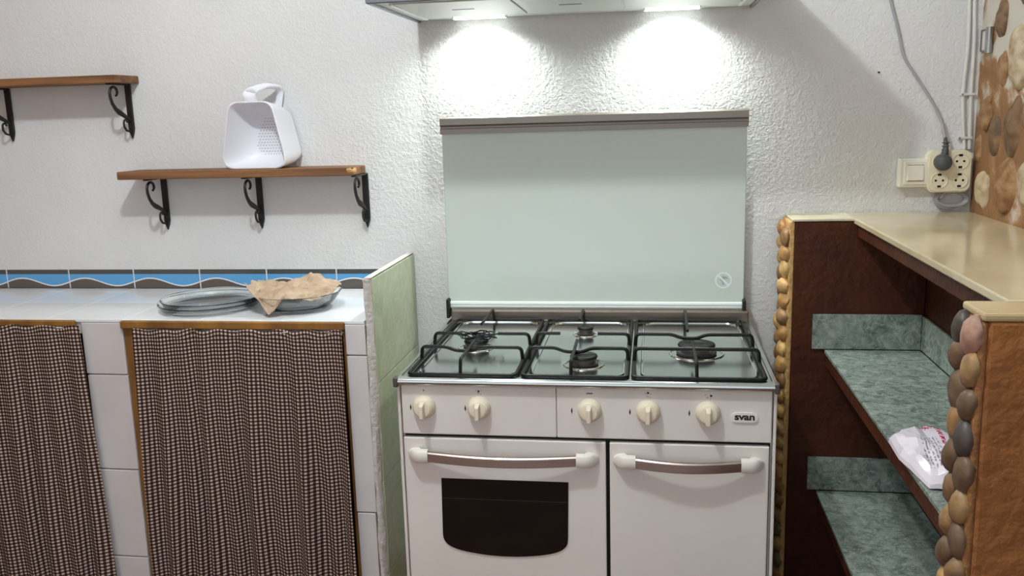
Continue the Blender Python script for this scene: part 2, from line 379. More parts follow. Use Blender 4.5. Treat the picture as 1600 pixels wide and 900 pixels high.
# stones set in the right wall
def pebble(c, r, seed, tilt=0.0, sub=2, amp=.14):
    t = bmesh.new(); bmesh.ops.create_icosphere(t, subdivisions=sub, radius=1)
    off = Vector((seed * 3.1, seed * 1.7, seed * .9))
    for v in t.verts:
        n = v.co.normalized(); k = 1 + amp * mnoise.noise(n * 1.3 + off)
        a, b = n.y * r[1] * k, n.z * r[2] * k; v.co = Vector((c[0] + n.x * r[0] * k, c[1] + a * math.cos(tilt) - b * math.sin(tilt), c[2] + a * math.sin(tilt) + b * math.cos(tilt)))
    mb = MB(); mb.merge(t, True); return mb
st = [  # y, z, half width, half height, material, proud
    (.552, 1.683, .040, .050, 'stone_dark', .020), (.405, 1.575, .075, .075, 'stone_white', .028), (.615, 1.44, .045, .045, 'stone_brown', .020),
    (.540, 1.385, .036, .055, 'stone_dark', .020), (.425, 1.405, .050, .075, 'stone_dark', .026), (.600, 1.238, .045, .055, 'stone_white', .022),
    (.435, 1.258, .055, .080, 'stone_brown', .028), (.520, 1.555, .035, .045, 'stone_brown', .016), (.660, 1.345, .022, .040, 'stone_brown', .014),
    (.300, 1.46, .060, .075, 'stone_brown', .026), (.290, 1.27, .060, .070, 'stone_white', .026), (.270, 1.66, .065, .070, 'stone_brown', .026),
    (.420, 1.78, .060, .070, 'stone_brown', .026), (.140, 1.36, .065, .080, 'stone_dark', .028), (.130, 1.58, .065, .080, 'stone_white', .028),
    (-.03, 1.29, .06, .07, 'stone_brown', .028), (-.04, 1.49, .06, .08, 'stone_brown', .028), (.64, 1.80, .04, .06, 'stone_white', .02), (.245, 1.86, .06, .07, 'stone_white', .026)]
for i, (y, z, a, b, mm, pr) in enumerate(st):
    obj('stone', pebble((XR + .004, y, z), (pr, a, b), i + 1, sub=3, amp=.35), M[mm], wall_right)

# ------------------------------------------------------------------ left: worktop on tiled pillars
YF = .24
wt = thing('tiled_worktop', 'white glazed tile worktop along the wall under the blue wave border', 'worktop', (-1.1, .47, .90))
obj('slab', MB().box(-1.838, -.1515, YF + .004, W - .001, .895, .931), M['grout'], wt)
for a, b in zip(bj[:-1], bj[1:]):
    for y0, y1 in ((YF - .002, .468), (.468, W - .009)):
        obj('tile', MB().box(a + .0006, min(b, -.1515) - .0006, y0 + .0006, y1 - .0006, .929, .937, .0007, 1), M['white_tile'], wt)

def pillar(label, x0, x1, joints, extra):
    t = thing('tiled_pillar', label, 'pillar', ((x0 + x1) / 2, .46, 0), 'pillars under the worktop')
    obj('core', MB().box(x0 + .003, x1 - .003, YF + .006, W - .002, 0, .894), M['mortar_white'], t)
    for a, b in zip(joints[:-1], joints[1:]):
        obj('tile', MB().box(x0 + random.uniform(0, .004), x1 - random.uniform(0, .004), YF - .003, YF + .008, b + .0018, a - .0018, .0022, 2), M['front_tile'], t)
    for e in extra: obj('mortar_patch', MB().box(*e, .004, 1), M['ochre_wood'], t)
    return t
pillar('white tiled pillar standing between the two checked curtains', -.990, -.862, [.929, .775, .487, .212, -.0018],
       [(-1.004, -.987, YF, .30, .41, .486), (-.868, -.842, YF + .004, .30, .415, .486)])
p2 = pillar('narrow white tiled pillar between checked curtain and green side panel', -.207, -.1485, [.929, .841, .383, .10, -.0018], [])

obj('front_rail', MB().box(-.862, -.207, YF - .014, YF + .003, .914, .9345, .002, 1), M['ochre_wood'], wt)
obj('jamb', MB().prism([(-.8615, .914), (-.8335, .914), (-.838, 0), (-.8595, 0)], 'y', YF + .002, YF + .05), M['ochre_wood'], wt)
obj('jamb', MB().box(-.215, -.2075, YF, YF + .05, 0, .9135, .001, 1), M['ochre_wood'], wt)
obj('front_rail', MB().box(-1.80, -1.004, YF - .014, YF + .003, .918, .9345, .002, 1), M['ochre_wood'], wt)
obj('jamb', MB().box(-1.001, -.9905, YF + .001, YF + .05, 0, .40, .001, 1), M['ochre_wood'], wt)
struct(obj('cupboard_shade_1', MB().box(-1.838, -.1485, W - .02, W - .001, 0, .894), M['core']))  # dark sheet on the wall, painted shade of the space under the worktop

def curtain(label, xl0, xr0, xl1, xr1, ztop, zbot, folds, seed, y0):
    def edge(t): return xl0 + (xl1 - xl0) * t, xr0 + (xr1 - xr0) * t
    def fn(u, v):
        t = 1 - v; a, b = edge(t); z = zbot + (ztop - zbot) * v
        ph = 2 * math.pi * folds * u
        am = .003 + .017 * min(1, t * 1.6 + .1)
        wob = mnoise.noise(Vector((u * 5 + seed, t * 1.1, seed)))
        x = a + (b - a) * u + .006 * t * math.sin(ph * .5 + seed + 2 * wob)
        y = y0 - am * (math.sin(ph + 2.2 * wob + seed) * .6 + .4 * math.sin(ph * .53 + seed * 2 + t * 1.3)) - .006 * t
        dz = .003 * math.sin(ph * .8 + seed) * (1 if v < 1 else 1)
        return Vector((x, y, z + (dz if v > .98 else 0)))
    width = (xr0 - xl0) * 1.03; hgt = ztop - zbot
    mb = MB(); mb.grid(fn, 150, 60, lambda u, v: (u * width + .004 * math.sin(u * 9 + v * 5), v * hgt + .010 * math.sin(u * 7 + seed)))
    t = thing('cupboard_curtain', label, 'curtain', ((xl0 + xr0) / 2, y0, zbot), 'checked cupboard curtains')
    o = obj('cloth', mb, M['gingham'], t); so = o.modifiers.new('thickness', 'SOLIDIFY'); so.thickness = .0012
    obj('hanging_wire', MB().tube([(xl0 - .003, y0 + .003, ztop - .006), (xr0 + .003, y0 + .003, ztop - .006)], .0015, 6), M['metal_tag'], t)
    return t
curtain('brown and white checked curtain hanging between white pillar and green panel', -.818, -.209, -.842, -.197, .9145, .03, 9, 1.3, YF - .022)
curtain('brown and white checked curtain at the left edge, left of white pillar', -1.795, -.982, -1.797, -.960, .922, .03, 11, 4.1, YF - .022)

# green tiled side panel
sp = thing('side_panel', 'upright side panel of pale green marbled tiles beside the stove', 'panel', (-.14, .47, 0))
obj('core', MB().box(-.1475, -.136, YF + .012, W - .001, 0, 1.052, .003, 2), M['mortar_white'], sp)
zs = [1.050, .755, .470, .185, 0.002]
for a, b in zip(zs[:-1], zs[1:]):
    obj('tile', MB().box(-.1375, -.1285, YF + .018, W - .003, b + .0012, a - .0012, .001, 1), M['green_panel'], sp)
mb = MB()
zz = [i * .045 for i in range(24)]
for k in (0,):
    rings = []
    for z in zz + [1.052]:
        rings.append([Vector((x + random.uniform(-.002, .002), y + random.uniform(-.002, .0015), z)) for x, y in ((-.148, YF + .016), (-.148, YF - .002), (-.139, YF - .001), (-.1305, YF + .008), (-.1305, YF + .020))])
    mb.loft(rings, closed=True)
obj('mortar_edge', mb, M['mortar_white'], sp)
obj('top_edge', MB().box(-.1475, -.1295, YF + .004, W - .003, 1.0515, 1.0555, .0015, 1), M['mortar_white'], sp)

# ------------------------------------------------------------------ wall shelves
def bracket(parent, X, zt):
    """scrolled iron bracket in the y-z plane, zt = underside of the board"""
    b = obj('bracket', MB().box(X - .010, X + .010, W - .009, W - .0005, zt - .145, zt, .002, 1), M['iron'], parent)
    mb = MB().prism([(X - .0085, zt - .143), (X + .0085, zt - .143), (X + .007, zt - .152), (X, zt - .172), (X - .007, zt - .152)], 'y', W - .009, W - .001)
    obj('plate_tip', mb, M['iron'], b)
    obj('shelf_arm', MB().box(X - .008, X + .008, W - .112, W - .002, zt - .005, zt - .0003, .001, 1), M['iron'], b)
    def spiral(cy, cz, r0, r1, a0, a1, n=18):
        return [(X, cy + (r0 + (r1 - r0) * k / n) * math.cos(math.radians(a0 + (a1 - a0) * k / n)), cz + (r0 + (r1 - r0) * k / n) * math.sin(math.radians(a0 + (a1 - a0) * k / n))) for k in range(n + 1)]
    # big C: curl under the arm, sweeping out to the front and back down to the plate
    pts = [(X, W - .080 + (p[1] - W + .060) * 1.1, p[2]) for p in spiral(W - .060, zt - .030, .009, .024, -60, 180, 16)]
    pts += [(X, W - .105, zt - .045), (X, W - .098, zt - .062), (X, W - .084, zt - .078), (X, W - .064, zt - .090), (X, W - .042, zt - .099), (X, W - .020, zt - .109), (X, W - .006, zt - .118)]
    rad = [.0035] * 4 + [.0042] * (len(pts) - 11) + [.0048, .005, .006, .0085, .007, .005, .005]
    obj('scroll', MB().tube(pts, rad, 8), M['iron'], b)
    pts = spiral(W - .034, zt - .122, .006, .013, 0, 200, 10) + [(X, W - .046, zt - .134), (X, W - .036, zt - .146), (X, W - .020, zt - .150), (X, W - .005, zt - .146)]
    obj('small_scroll', MB().tube(pts, .0035, 8), M['iron'], b)
    return b
def shelf(label, x0, x1, zt, zb, d, brs, worn):
    t = thing('wall_shelf', label, 'shelf', ((x0 + x1) / 2, W - d / 2, zb - .17), 'wooden wall shelves')
    yf = W - d
    board = obj('board', MB().prism([(x0, yf), (x1, yf), (x1 + (0 if worn else .006), W - .001), (x0 + .012, W - .001)], 'z', zb, zt), M['shelf_wood'], t)
    bv = board.modifiers.new('soft_edges', 'BEVEL'); bv.width = .003; bv.segments = 2
    if worn:
        obj('worn_corner', pebble((x1 - .012, yf + .010, (zt + zb) / 2 + .001), (.020, .0125, .0125), 5, sub=2, amp=.3), M['worn_wood'], t)
    for X in brs: bracket(t, X, zb)
    return t
shelf('brown wooden wall shelf on three black scroll brackets, holding a white colander', -1.044, -.272, 1.331, 1.306, .122, (-.955, -.628, -.274), True)
shelf('higher brown wooden wall shelf at the left edge, empty, on black scroll brackets', -1.72, -1.012, 1.628, 1.604, .122, (-1.046, -1.475), False)

# ------------------------------------------------------------------ colander on the lower shelf
col = thing('colander', 'white plastic colander with top handle standing on the lower wall shelf', 'colander', (-.59, .64, 1.332))
def csec(s, inset, y):
    """rounded trapezoid outline in x-z"""
    cx = -.590 + .040 * s; zb, zt = 1.334 + inset + .012 * s, 1.535 - inset - .02 * s
    wb, wtp = .108 - inset - .012 * s, .070 - inset - .006 * s
    out = []
    corners = ((cx + wb, zb, .038), (cx + wtp, zt, .030), (cx - wtp, zt, .030), (cx - wb, zb, .038))
    for i, (x, z, r) in enumerate(corners):
        p = Vector((x, z)); a = Vector(corners[i - 1][:2]) - p; b = Vector(corners[(i + 1) % 4][:2]) - p
        a.normalize(); b.normalize(); p1 = p + a * r; p2 = p + b * r
        for k in range(7):
            t = k / 6; q = (1 - t) ** 2 * p1 + 2 * t * (1 - t) * p + t * t * p2; out.append(q)
    # belly at the base
    return [Vector((q.x, y, q.y - .006 * max(0, 1 - abs(q.x - cx) / wb) * (1 if q.y < zb + .03 else 0))) for q in out]
y0 = .592
rings = [csec(.92, .03, y0 + .096), csec(.8, .008, y0 + .094), csec(.5, .002, y0 + .06), csec(0, 0, y0 + .002), csec(0, .001, y0), csec(0, .004, y0), csec(.0, .005, y0 + .003), csec(.5, .008, y0 + .06), csec(.75, .016, y0 + .083), csec(.85, .034, y0 + .090)]
obj('bowl', MB().loft(rings), M['white_plastic'], col, 60)
mb = MB()
for i in range(14):
    for j in range(15):
        x = -.590 + .034 - .062 + i * .0093 + (.0046 if j % 2 else 0); z = 1.372 + j * .0092
        if z > 1.465 + .03 * (1 - abs(i - 6) / 6): continue
        mb.lathe([(.0013, 0), (.0013, .0012)], (x, y0 + .0895, z), '-y', 6)
h = obj('drain_holes', mb, M['hole'], col); h['kind'] = 'stuff'
hp = fillet([(-.600, .625, 1.527), (-.596, .600, 1.562), (-.560, .645, 1.582), (-.527, .690, 1.576), (-.540, .690, 1.515)], .02, 5)
rings = []
for i, p in enumerate(hp):
    k = i / (len(hp) - 1); wd = .024 * (1 - k) + .011 * k; th = .016 * (1 - k) + .005 * k
    rings.append([p + Vector((wd * math.cos(a) , 0.3 * th * math.sin(a), th * math.sin(a) * .9)) for a in [2 * math.pi * q / 12 for q in range(12)]])
obj('handle', MB().loft(rings), M['white_plastic'], col)

# ------------------------------------------------------------------ glassware on the worktop
ZT = .9372
def glass_dish(label, c, r, z, hgt, name, group):
    prof = [(0.0, 0), (r * .84, 0), (r * .90, .002), (r * .95, .007), (r * .985, hgt), (r, hgt + .001), (r * 1.0, hgt + .004), (r * .965, hgt + .003), (r * .925, .009), (r * .88, .006), (0.0, .005)]
    mb = MB().lathe(prof, (c[0], c[1], z), 'z', 48)
    return tag(obj(name, mb, M['glass'], None, 60), label, 'dish', group)
glass_dish('lower clear glass dish of the pair lying on the white worktop', (-.676, .402), .148, ZT, .020, 'glass_dish', 'glass dishes on the worktop')
glass_dish('upper clear glass dish, stacked on another beside the glass bowl', (-.673, .405), .144, ZT + .0105, .020, 'glass_dish', 'glass dishes on the worktop')
bc = (-.400, .398)
prof = [(0, 0), (.078, 0), (.086, .003), (.098, .014), (.112, .030), (.122, .044), (.126, .050), (.123, .051), (.108, .033), (.094, .018), (.078, .007), (0, .006)]
tag(obj('glass_bowl', MB().lathe(prof, (bc[0], bc[1], ZT), 'z', 48), M['glass'], None, 60), 'clear glass bowl on the worktop holding crumpled brown paper', 'bowl')
def paper(u, v):
    p, q = 2 * u - 1, 2 * v - 1
    a = p * math.sqrt(1 - q * q / 2.6); b = q * math.sqrt(1 - p * p / 2.6)      # square to rounded disc
    P = Vector((p * 2.1, q * 2.1, 2.2)); n1 = mnoise.noise(P); n2 = mnoise.noise(P * 2.3 + Vector((3, 1, 0))); n3 = abs(mnoise.noise(P * 4.0))
    r2 = min(1.2, a * a + b * b)
    z = ZT + .047 + .016 * (1 - r2) + .010 * n1 + .009 * n2 + .010 * n3
    z += .034 * math.exp(-((p - .40) / .45) ** 2 - ((q - .35) / .5) ** 2)       # bulge towards the back right
    x = bc[0] - .012 + a * .128 * (1 + .10 * n2); y = bc[1] + b * .110 * (1 + .12 * n1)
    if q < -.45:                                                                # flap over the front rim
        k = (-.45 - q) * max(0, 1 - abs(p + .22) / .42); z -= k * .075; y -= k * .055
    if p < -.7: z += (-.7 - p) * .09                                           # curl at the left
    return Vector((x, y, z))
mb = MB().grid(paper, 30, 26, None, False)
pp = obj('crumpled_paper', mb, M['paper']); so = pp.modifiers.new('thickness', 'SOLIDIFY'); so.thickness = .0012
tag(pp, 'crumpled sheet of brown packing paper lying in the glass bowl', 'paper')

# ------------------------------------------------------------------ stove
sv = thing('gas_stove', 'white five burner gas stove with oven and raised glass lid', 'stove', (.45, .33, 0))
obj('body', MB().box(.004, .896, .022, .655, .06, .835, .003, 1), M['enamel'], sv)
obj('plinth', MB().box(.02, .88, .05, .64, 0, .06), M['black_gap'], sv)
obj('front_recess', MB().box(.012, .888, .016, .022, .08, .836), M['black_gap'], sv)
obj('side_panel', MB().box(0, .0075, .004, .652, .055, .836, .0015, 1), M['enamel'], sv)
obj('side_panel', MB().box(.8925, .900, .004, .652, .055, .836, .0015, 1), M['enamel'], sv)
def panel(name, x0, x1, z0, z1, y0=0.0, y1=.017, m='enamel'):
    return obj(name, MB().box(x0, x1, y0, y1, z0, z1, .003, 2), M[m], sv)
cp = panel('control_panel', .0115, .391, .7105, .8365)
cp2 = panel('control_panel', .3918, .889, .7105, .8365)
dr = panel('oven_door', .0115, .5075, .10, .7015)
d2 = panel('storage_door', .5165, .885, .10, .7015)
# oven window
wn = [(.103, .597), (.417, .597)]
wn += [(.414, .452)] + [(.414 - .006 * (1 - math.cos(a)) - 0, .452) for a in ()]
arc = []
for k in range(29):
    t = (1 - math.cos(math.pi * k / 28)) / 2; x = .4130 - t * .3120; q_ = abs(2 * t - 1); zz_ = .397 + .022 * q_ ** 2 + .026 * (1 - math.sqrt(max(0, 1 - q_ ** 10)))
    arc.append((x, zz_))
wn = [(.103, .598), (.417, .598), (.4135, .452)] + arc + [(.1005, .452)]
ow = obj('oven_window', MB().prism(wn, 'y', -.0025, .002), M['oven_glass'], dr)
obj('window_line', MB().box(.104, .4155, -.0028, -.0024, .5455, .5475), M['oven_line'], ow)
# handles
def handle(x0, x1, z_, parent):
    z = z_
    n = 24; pts = []
    rings = []
    for k in range(n + 1):
        t = k / n; x = x0 + .036 + (x1 - x0 - .072) * t; bow = math.sin(math.pi * t)
        y = -.016 - .016 * bow; hh = .0125; z = z_ - .004 * bow
        rings.append([Vector((x, y - .004, z - hh)), Vector((x, y - .006, z - hh + .002)), Vector((x, y - .006, z + hh - .003)), Vector((x, y - .003, z + hh)), Vector((x, y + .004, z + hh)), Vector((x, y + .004, z - hh))])
    z = z_
    h = obj('handle', MB().loft(rings, smooth=False), M['brushed'], parent, 25)
    for s, xe in ((1, x0), (-1, x1)):
        mb = MB(); rings = []
        for k in range(9):
            t = k / 8; x = xe + s * (.000 + .052 * t)
            yo = -.024 * math.sin(min(1, t * 1.5 + .12) * math.pi / 2) - .001; hh = .016 * (1 - (1 - min(1, t * 2.2 + .12)) ** 2) ** .5
            yi = .0005 if t < .6 else -.010
            rings.append([Vector((x, a, b)) for a, b in ((yi, z - hh), (yo * .8, z - hh), (yo, z - hh * .7), (yo, z + hh * .7), (yo * .8, z + hh), (yi, z + hh))])
        obj('handle_cap', mb.loft(rings), M['cap_white'], h, 50)
handle(.024, .490, .660, dr)
handle(.526, .872, .660, d2)
# knobs
for i, x in enumerate((.068, .204, .470, .607, .744)):
    k = obj('knob', MB().lathe([(.0285, 0), (.0285, .003), (.027, .010), (.023, .017), (.0205, .0195), (.0195, .0195)] + [(.019, .0215), (.012, .0225), (0, .0225)], (x, -.0002, .7815), '-y', 36), M['cream'], cp if i < 2 else cp2, 60)
    mb = MB(); mb.loft([[Vector((x + a, -.020, .7815 + b)) for a, b in ((-.0062, -.0235), (.0062, -.0235), (.0068, .0185), (-.0068, .0185))],
                        [Vector((x + a, -.036, .7815 + b)) for a, b in ((-.0048, -.0215), (.0048, -.0215), (.0048, .0105), (-.0048, .0105))]], smooth=False)
    g = obj('grip', mb, M['cream'], k)
    bv = g.modifiers.new('soft_edges', 'BEVEL'); bv.width = .002; bv.segments = 2
# printed symbols over and beside the knobs
def dots(name, lst, parent, m):
    mb = MB()
    for x, z, r in lst: mb.lathe([(r, 0), (r, .0003)], (x, -.0001, z), '-y', 10)
    o = obj(name, mb, M[m], parent); return o
for i, (x, big) in enumerate(((.068, (0, 0)), (.204, (0, 0)), (.607, (0, .008)), (.744, (.008, 0)))):
    par = cp if i < 2 else cp2
    z = .8225
    dots('printed_mark', [(x + big[0] * .9, z + big[1] * .5, .0027 if i else .0018)], par, 'print')
    if i: dots('printed_mark', [(x + a, z + b, .0012) for a, b in ((.006, .002), (-.006, .002), (0, -.005), (.006, -.006), (-.003, -.004))], par, 'print_grey')
obj('printed_mark', MB().box(.463, .478, -.0004, 0, .8215, .8240), M['print'], cp2)
for x in (.034, .170, .428, .565, .702):
    par = cp if x < .3 else cp2
    mb = MB().prism([(x, .788), (x + .0022, .7785), (x, .771), (x - .0022, .7785)], 'y', -.0004, 0); obj('printed_mark', mb, M['print'], par)
# badge
bd = obj('badge', MB().prism(rrect(.797, .857, .761, .784, .0108), 'y', -.0035, 0), M['cap_white'], cp2)
fc = bpy.data.curves.new('badge_lettering', 'FONT'); fc.body = 'svan'; fc.size = .0235; fc.extrude = .0004; fc.offset = .0008; fc.align_x = 'CENTER'; fc.align_y = 'CENTER'
fo = bpy.data.objects.new('tmp', fc); COL.objects.link(fo); bpy.context.view_layer.update()
me = bpy.data.meshes.new_from_object(fo.evaluated_get(bpy.context.evaluated_depsgraph_get())); bpy.data.objects.remove(fo)
xs = [v.co.x for v in me.vertices]; ys = [v.co.y for v in me.vertices]; cx, cy = (min(xs) + max(xs)) / 2, (min(ys) + max(ys)) / 2
kx = .045 / (max(xs) - min(xs)); ky = .0118 / (max(ys) - min(ys))
for v in me.vertices: v.co = Vector(((v.co.x - cx) * kx, -v.co.z, (v.co.y - cy) * ky))
me.materials.clear(); me.materials.append(M['print']); lt = bpy.data.objects.new('lettering', me); COL.objects.link(lt); lt.parent = bd; lt.location = Vector((.827, -.0040, .7725)) - wloc(bd)

# cooktop
ck = obj('cooktop', MB().box(.006, .894, -.004, .652, .838, .852, .002, 1), M['steel'], sv)
mb = MB(); n = 10
rings = []
for x in (-.002, .902):
    rings.append([Vector((x, -.004 - .010 * math.sin(math.pi * k / n), .8365 + .0195 * (1 - math.cos(math.pi * k / n)) / 2)) for k in range(n + 1)] + [Vector((x, .012, .856)), Vector((x, .012, .8365))])
obj('front_rim', MB().loft(rings), M['steel'], ck, 50)
obj('side_rim', MB().box(-.002, .011, -.002, .655, .8365, .8565, .003, 2), M['steel'], ck)
obj('side_rim', MB().box(.889, .902, -.002, .655, .8365, .8565, .003, 2), M['steel'], ck)
for x0, x1 in ((-.0035, .0085), (.8915, .9035)): obj('corner_cap', MB().box(x0, x1, -.0155, .004, .833, .8575, .003, 2), M['burner'], ck)
for x0, x1 in ((.045, .285), (.325, .548), (.592, .862)):
    pts = [(x, y, .8525) for x, y in rrect(x0, x1, .035, .595, .035, 6)]
    obj('pressed_edge', MB().tube(pts, .0032, 6, closed=True), M['steel_dish'], ck)
obj('back_riser', MB().box(.002, .898, .618, .652, .852, .884, .004, 2), M['riser'], ck)

# burners
def burner(x, y, r, h=.022):
    b = obj('burner', MB().lathe([(r * 1.02, 0), (r * 1.02, .004), (r * .86, .006), (r * .86, h * .55), (r * .98, h * .62), (r, h * .72), (r * .9, h * .75), (0, h * .76)], (x, y, .852), 'z', 36), M['burner'], ck)
    obj('burner_cap', MB().lathe([(r * .98, h * .74), (r * 1.03, h * .80), (r * .98, h * .96), (r * .86, h * 1.02), (r * .5, h * 1.03), (r * .46, h * .98), (0, h * .97)], (x, y, .852), 'z', 36), M['cast'], b, 50)
    obj('burner_base', MB().lathe([(r * .8, .0008), (r * 1.06, .0008), (r * 1.1, .004), (r * .8, .005)], (x, y, .852), 'z', 36), M['rubber'], b)
    pts = [(x + r * 1.45 * math.cos(a), y + r * 1.45 * math.sin(a), .8525) for a in [2 * math.pi * q / 36 for q in range(36)]]
    obj('dish_ring', MB().tube(pts, .0028, 6, closed=True), M['steel_dish'], b)
burner(.143, .300, .033, .022)
burner(.430, .452, .0225, .024)
burner(.447, .145, .034, .026)
burner(.730, .262, .047, .028)

# pan supports
RB = .0048; ZF = .8585; ZB = .893
def grate(x0, x1, label_idx, cx, bars, prongs):
    pts = [(x, y, ZF + .001) for x, y in rrect(x0, x1, .012, .600, .015, 4)]
    g = obj('pan_support', MB().tube(pts, RB, 8, closed=True), M['cast'], sv)
    for kind, y, dipx in bars:
        e = .010
        if kind == 'full':
            p = [(x0, y, ZF), (x0 + e * .3, y, ZB), (dipx - .055, y, ZB), (dipx - .030, y, ZB - .010), (dipx + .012, y, ZB - .010), (dipx + .035, y, ZB), (x1 - e * .3, y, ZB), (x1, y, ZF)]
            obj('cross_bar', MB().tube(fillet(p, .012), RB, 8), M['cast'], g)
        elif kind == 'straight':
            p = [(x0, y, ZF), (x0 + e * .3, y, ZB), (x1 - e * .3, y, ZB), (x1, y, ZF)]
            obj('cross_bar', MB().tube(fillet(p, .012), RB, 8), M['cast'], g)
        else:
            for xs_, xe in ((x0, dipx - .045), (x1, dipx + .055)):
                s = 1 if xe > xs_ else -1
                obj('cross_bar', MB().tube(fillet([(xs_, y, ZF), (xs_ + s * e * .3, y, ZB), (xe, y, ZB)], .012), RB, 8), M['cast'], g)
    for px, ya, yb in prongs:
        obj('prong', MB().tube(fillet([(px, .013 if ya < .3 else .598, ZF), (px, ya, ZB + .002), (px - .002, yb, ZB)], .008), .0042, 8), M['cast'], g)
    return g
grate(.028, .292, 0, .16, (('full', .148, .150), ('stub', .292, .150)), ((.158, .022, .215), (.141, .580, .400)))
grate(.308, .558, 1, .43, (('full', .150, .430), ('stub', .300, .418)), ((.426, .022, .228), (.414, .585, .460)))
grate(.572, .876, 2, .72, (('full', .300, .722), ('straight', .152, .722)), ((.719, .022, .215), (.712, .580, .340)))

# raised lid
ld = obj('lid_glass', MB().box(-.012, .886, .655, .661, .888, 1.452, .0015, 1), M['lid_glass'], sv)
prof = [(.648, 1.420), (.6465, 1.4345), (.652, 1.436), (.6535, 1.442), (.646, 1.447), (.6455, 1.466), (.651, 1.471), (.664, 1.471), (.665, 1.420)]
obj('lid_top_rail', MB().prism(prof, 'x', -.0155, .8895), M['lid_alu'], ld)
prof = [(.651, .884), (.6485, .889), (.650, .894), (.648, .897), (.649, .903), (.653, .905), (.664, .905), (.664, .884)]
obj('lid_bottom_rail', MB().prism(prof, 'x', -.012, .886), M['lid_rail'], ld)
for x0, x1 in ((-.016, -.006), (.881, .891)): obj('hinge', MB().box(x0, x1, .630, .668, .855, .915, .003, 2), M['rubber'], ld)
cx, cz, R_ = .826, .971, .0245
pts = [(cx + R_ * math.cos(a), .6546, cz + R_ * math.sin(a)) for a in [2 * math.pi * q / 36 for q in range(36)]]
def ring(r0, r1, yy):
    mb = MB(); n = 40
    A = [[Vector((cx + r * math.cos(2 * math.pi * q / n), y, cz + r * math.sin(2 * math.pi * q / n))) for q in range(n)] for r, y in ((r0, .655), (r0, yy), (r1, yy), (r1, .655))]
    mb.loft(A, cap=False, smooth=False); return mb
stk = obj('warning_print', ring(R_ - .0045, R_, .6547), M['sticker'], ld)
obj('slash', MB().prism([(cx - .0165, cz + .0125), (cx - .0125, cz + .0165), (cx + .0165, cz - .0125), (cx + .0125, cz - .0165)], 'y', .6546, .655), M['sticker'], stk)
obj('figure', MB().prism([(cx - .012, cz + .002), (cx - .002, cz + .013), (cx + .009, cz + .011), (cx + .014, cz + .004), (cx + .004, cz + .005), (cx + .002, cz - .004), (cx + .003, cz - .013), (cx - .003, cz - .013), (cx - .004, cz - .004)], 'y', .6548, .655), M['sticker_dark'], stk)

# wire trivet over the left burner
mb = MB(); tx, ty, tz = .148, .300, .8815
for k, (rx, ry, dz, ph) in enumerate(((.036, .030, 0, 0), (.044, .026, .005, .6), (.030, .034, .008, 1.3), (.050, .018, .003, -.35), (.022, .020, .010, 2.0))):
    pts = []
    for q in range(36):
        a = 2 * math.pi * q / 36; x = rx * math.cos(a); y = ry * math.sin(a)
        pts.append((tx + x * math.cos(ph) - y * math.sin(ph), ty + x * math.sin(ph) + y * math.cos(ph), tz + dz + .003 * math.sin(3 * a + k)))
    mb.tube(pts, .0018, 6, closed=True)
for a, L_ in ((.2, .068), (-.5, .062), (2.9, .060), (3.7, .050)):
    p = [(tx + .03 * math.cos(a - .3), ty + .03 * math.sin(a - .3), tz + .006), (tx + L_ * math.cos(a - .14), ty + L_ * math.sin(a - .14), tz + .010), (tx + L_ * math.cos(a + .14), ty + L_ * math.sin(a + .14), tz + .002), (tx + .03 * math.cos(a + .3), ty + .03 * math.sin(a + .3), tz + .004)]
    mb.tube(fillet(p, .01), .0018, 6)
tag(obj('wire_trivet', mb, M['cast']), 'small twisted black wire trivet lying on the left burner of the stove', 'trivet')

# ------------------------------------------------------------------ cooker hood
ZH = 1.751; hx0, hx1, hy0 = -.082, .900, .190
hd = thing('cooker_hood', 'grey cooker hood with two lit lamps on the wall above the stove', 'hood', ((hx0 + hx1) / 2, .44, ZH))
mb = MB()
mb.box(hx0, hx1, hy0, hy0 + .006, ZH, ZH + .13)
obj('front_face', MB().box(hx0, hx1, hy0, hy0 + .012, ZH, ZH + .13, .002, 1), M['hood_steel'], hd)
obj('side_face', MB().box(hx0, hx0 + .010, hy0 + .012, W - .001, ZH, ZH + .13, .001, 1), M['hood_steel'], hd)
obj('side_face', MB().box(hx1 - .010, hx1, hy0 + .012, W - .001, ZH, ZH + .13, .001, 1), M['hood_steel'], hd)
obj('top_face', MB().box(hx0, hx1, hy0, W - .001, ZH + .13, ZH + .14), M['hood_steel'], hd)
obj('duct_cover', MB().box(.27, .55, .42, W - .001, ZH + .14, 3.05), M['hood_steel'], hd)
obj('underside', MB().box(hx0 + .010, hx1 - .010, hy0 + .012, W - .002, ZH + .006, ZH + .012), M['hood_panel'], hd)
fx = [-.032, .269, .540, .852]
for a, b in zip(fx[:-1], fx[1:]):
    f = obj('filter_panel', MB().box(a + .003, b - .003, .245, .588, ZH + .001, ZH + .0065, .001, 1), M['hood_panel'], hd)
    obj('filter_latch', MB().box((a + b) / 2 - .03, (a + b) / 2 + .03, .405, .412, ZH - .0005, ZH + .002, .0005, 1), M['hood_steel'], f)
obj('lit_filter_edge', MB().box(-.040, -.032, .25, .630, ZH - .001, ZH + .006, .001, 1), M['hood_edge'], hd)  # white strips paint in the light on the outer filter edges
obj('lit_filter_edge', MB().box(.853, .861, .25, .630, ZH - .001, ZH + .006, .001, 1), M['hood_edge'], hd)
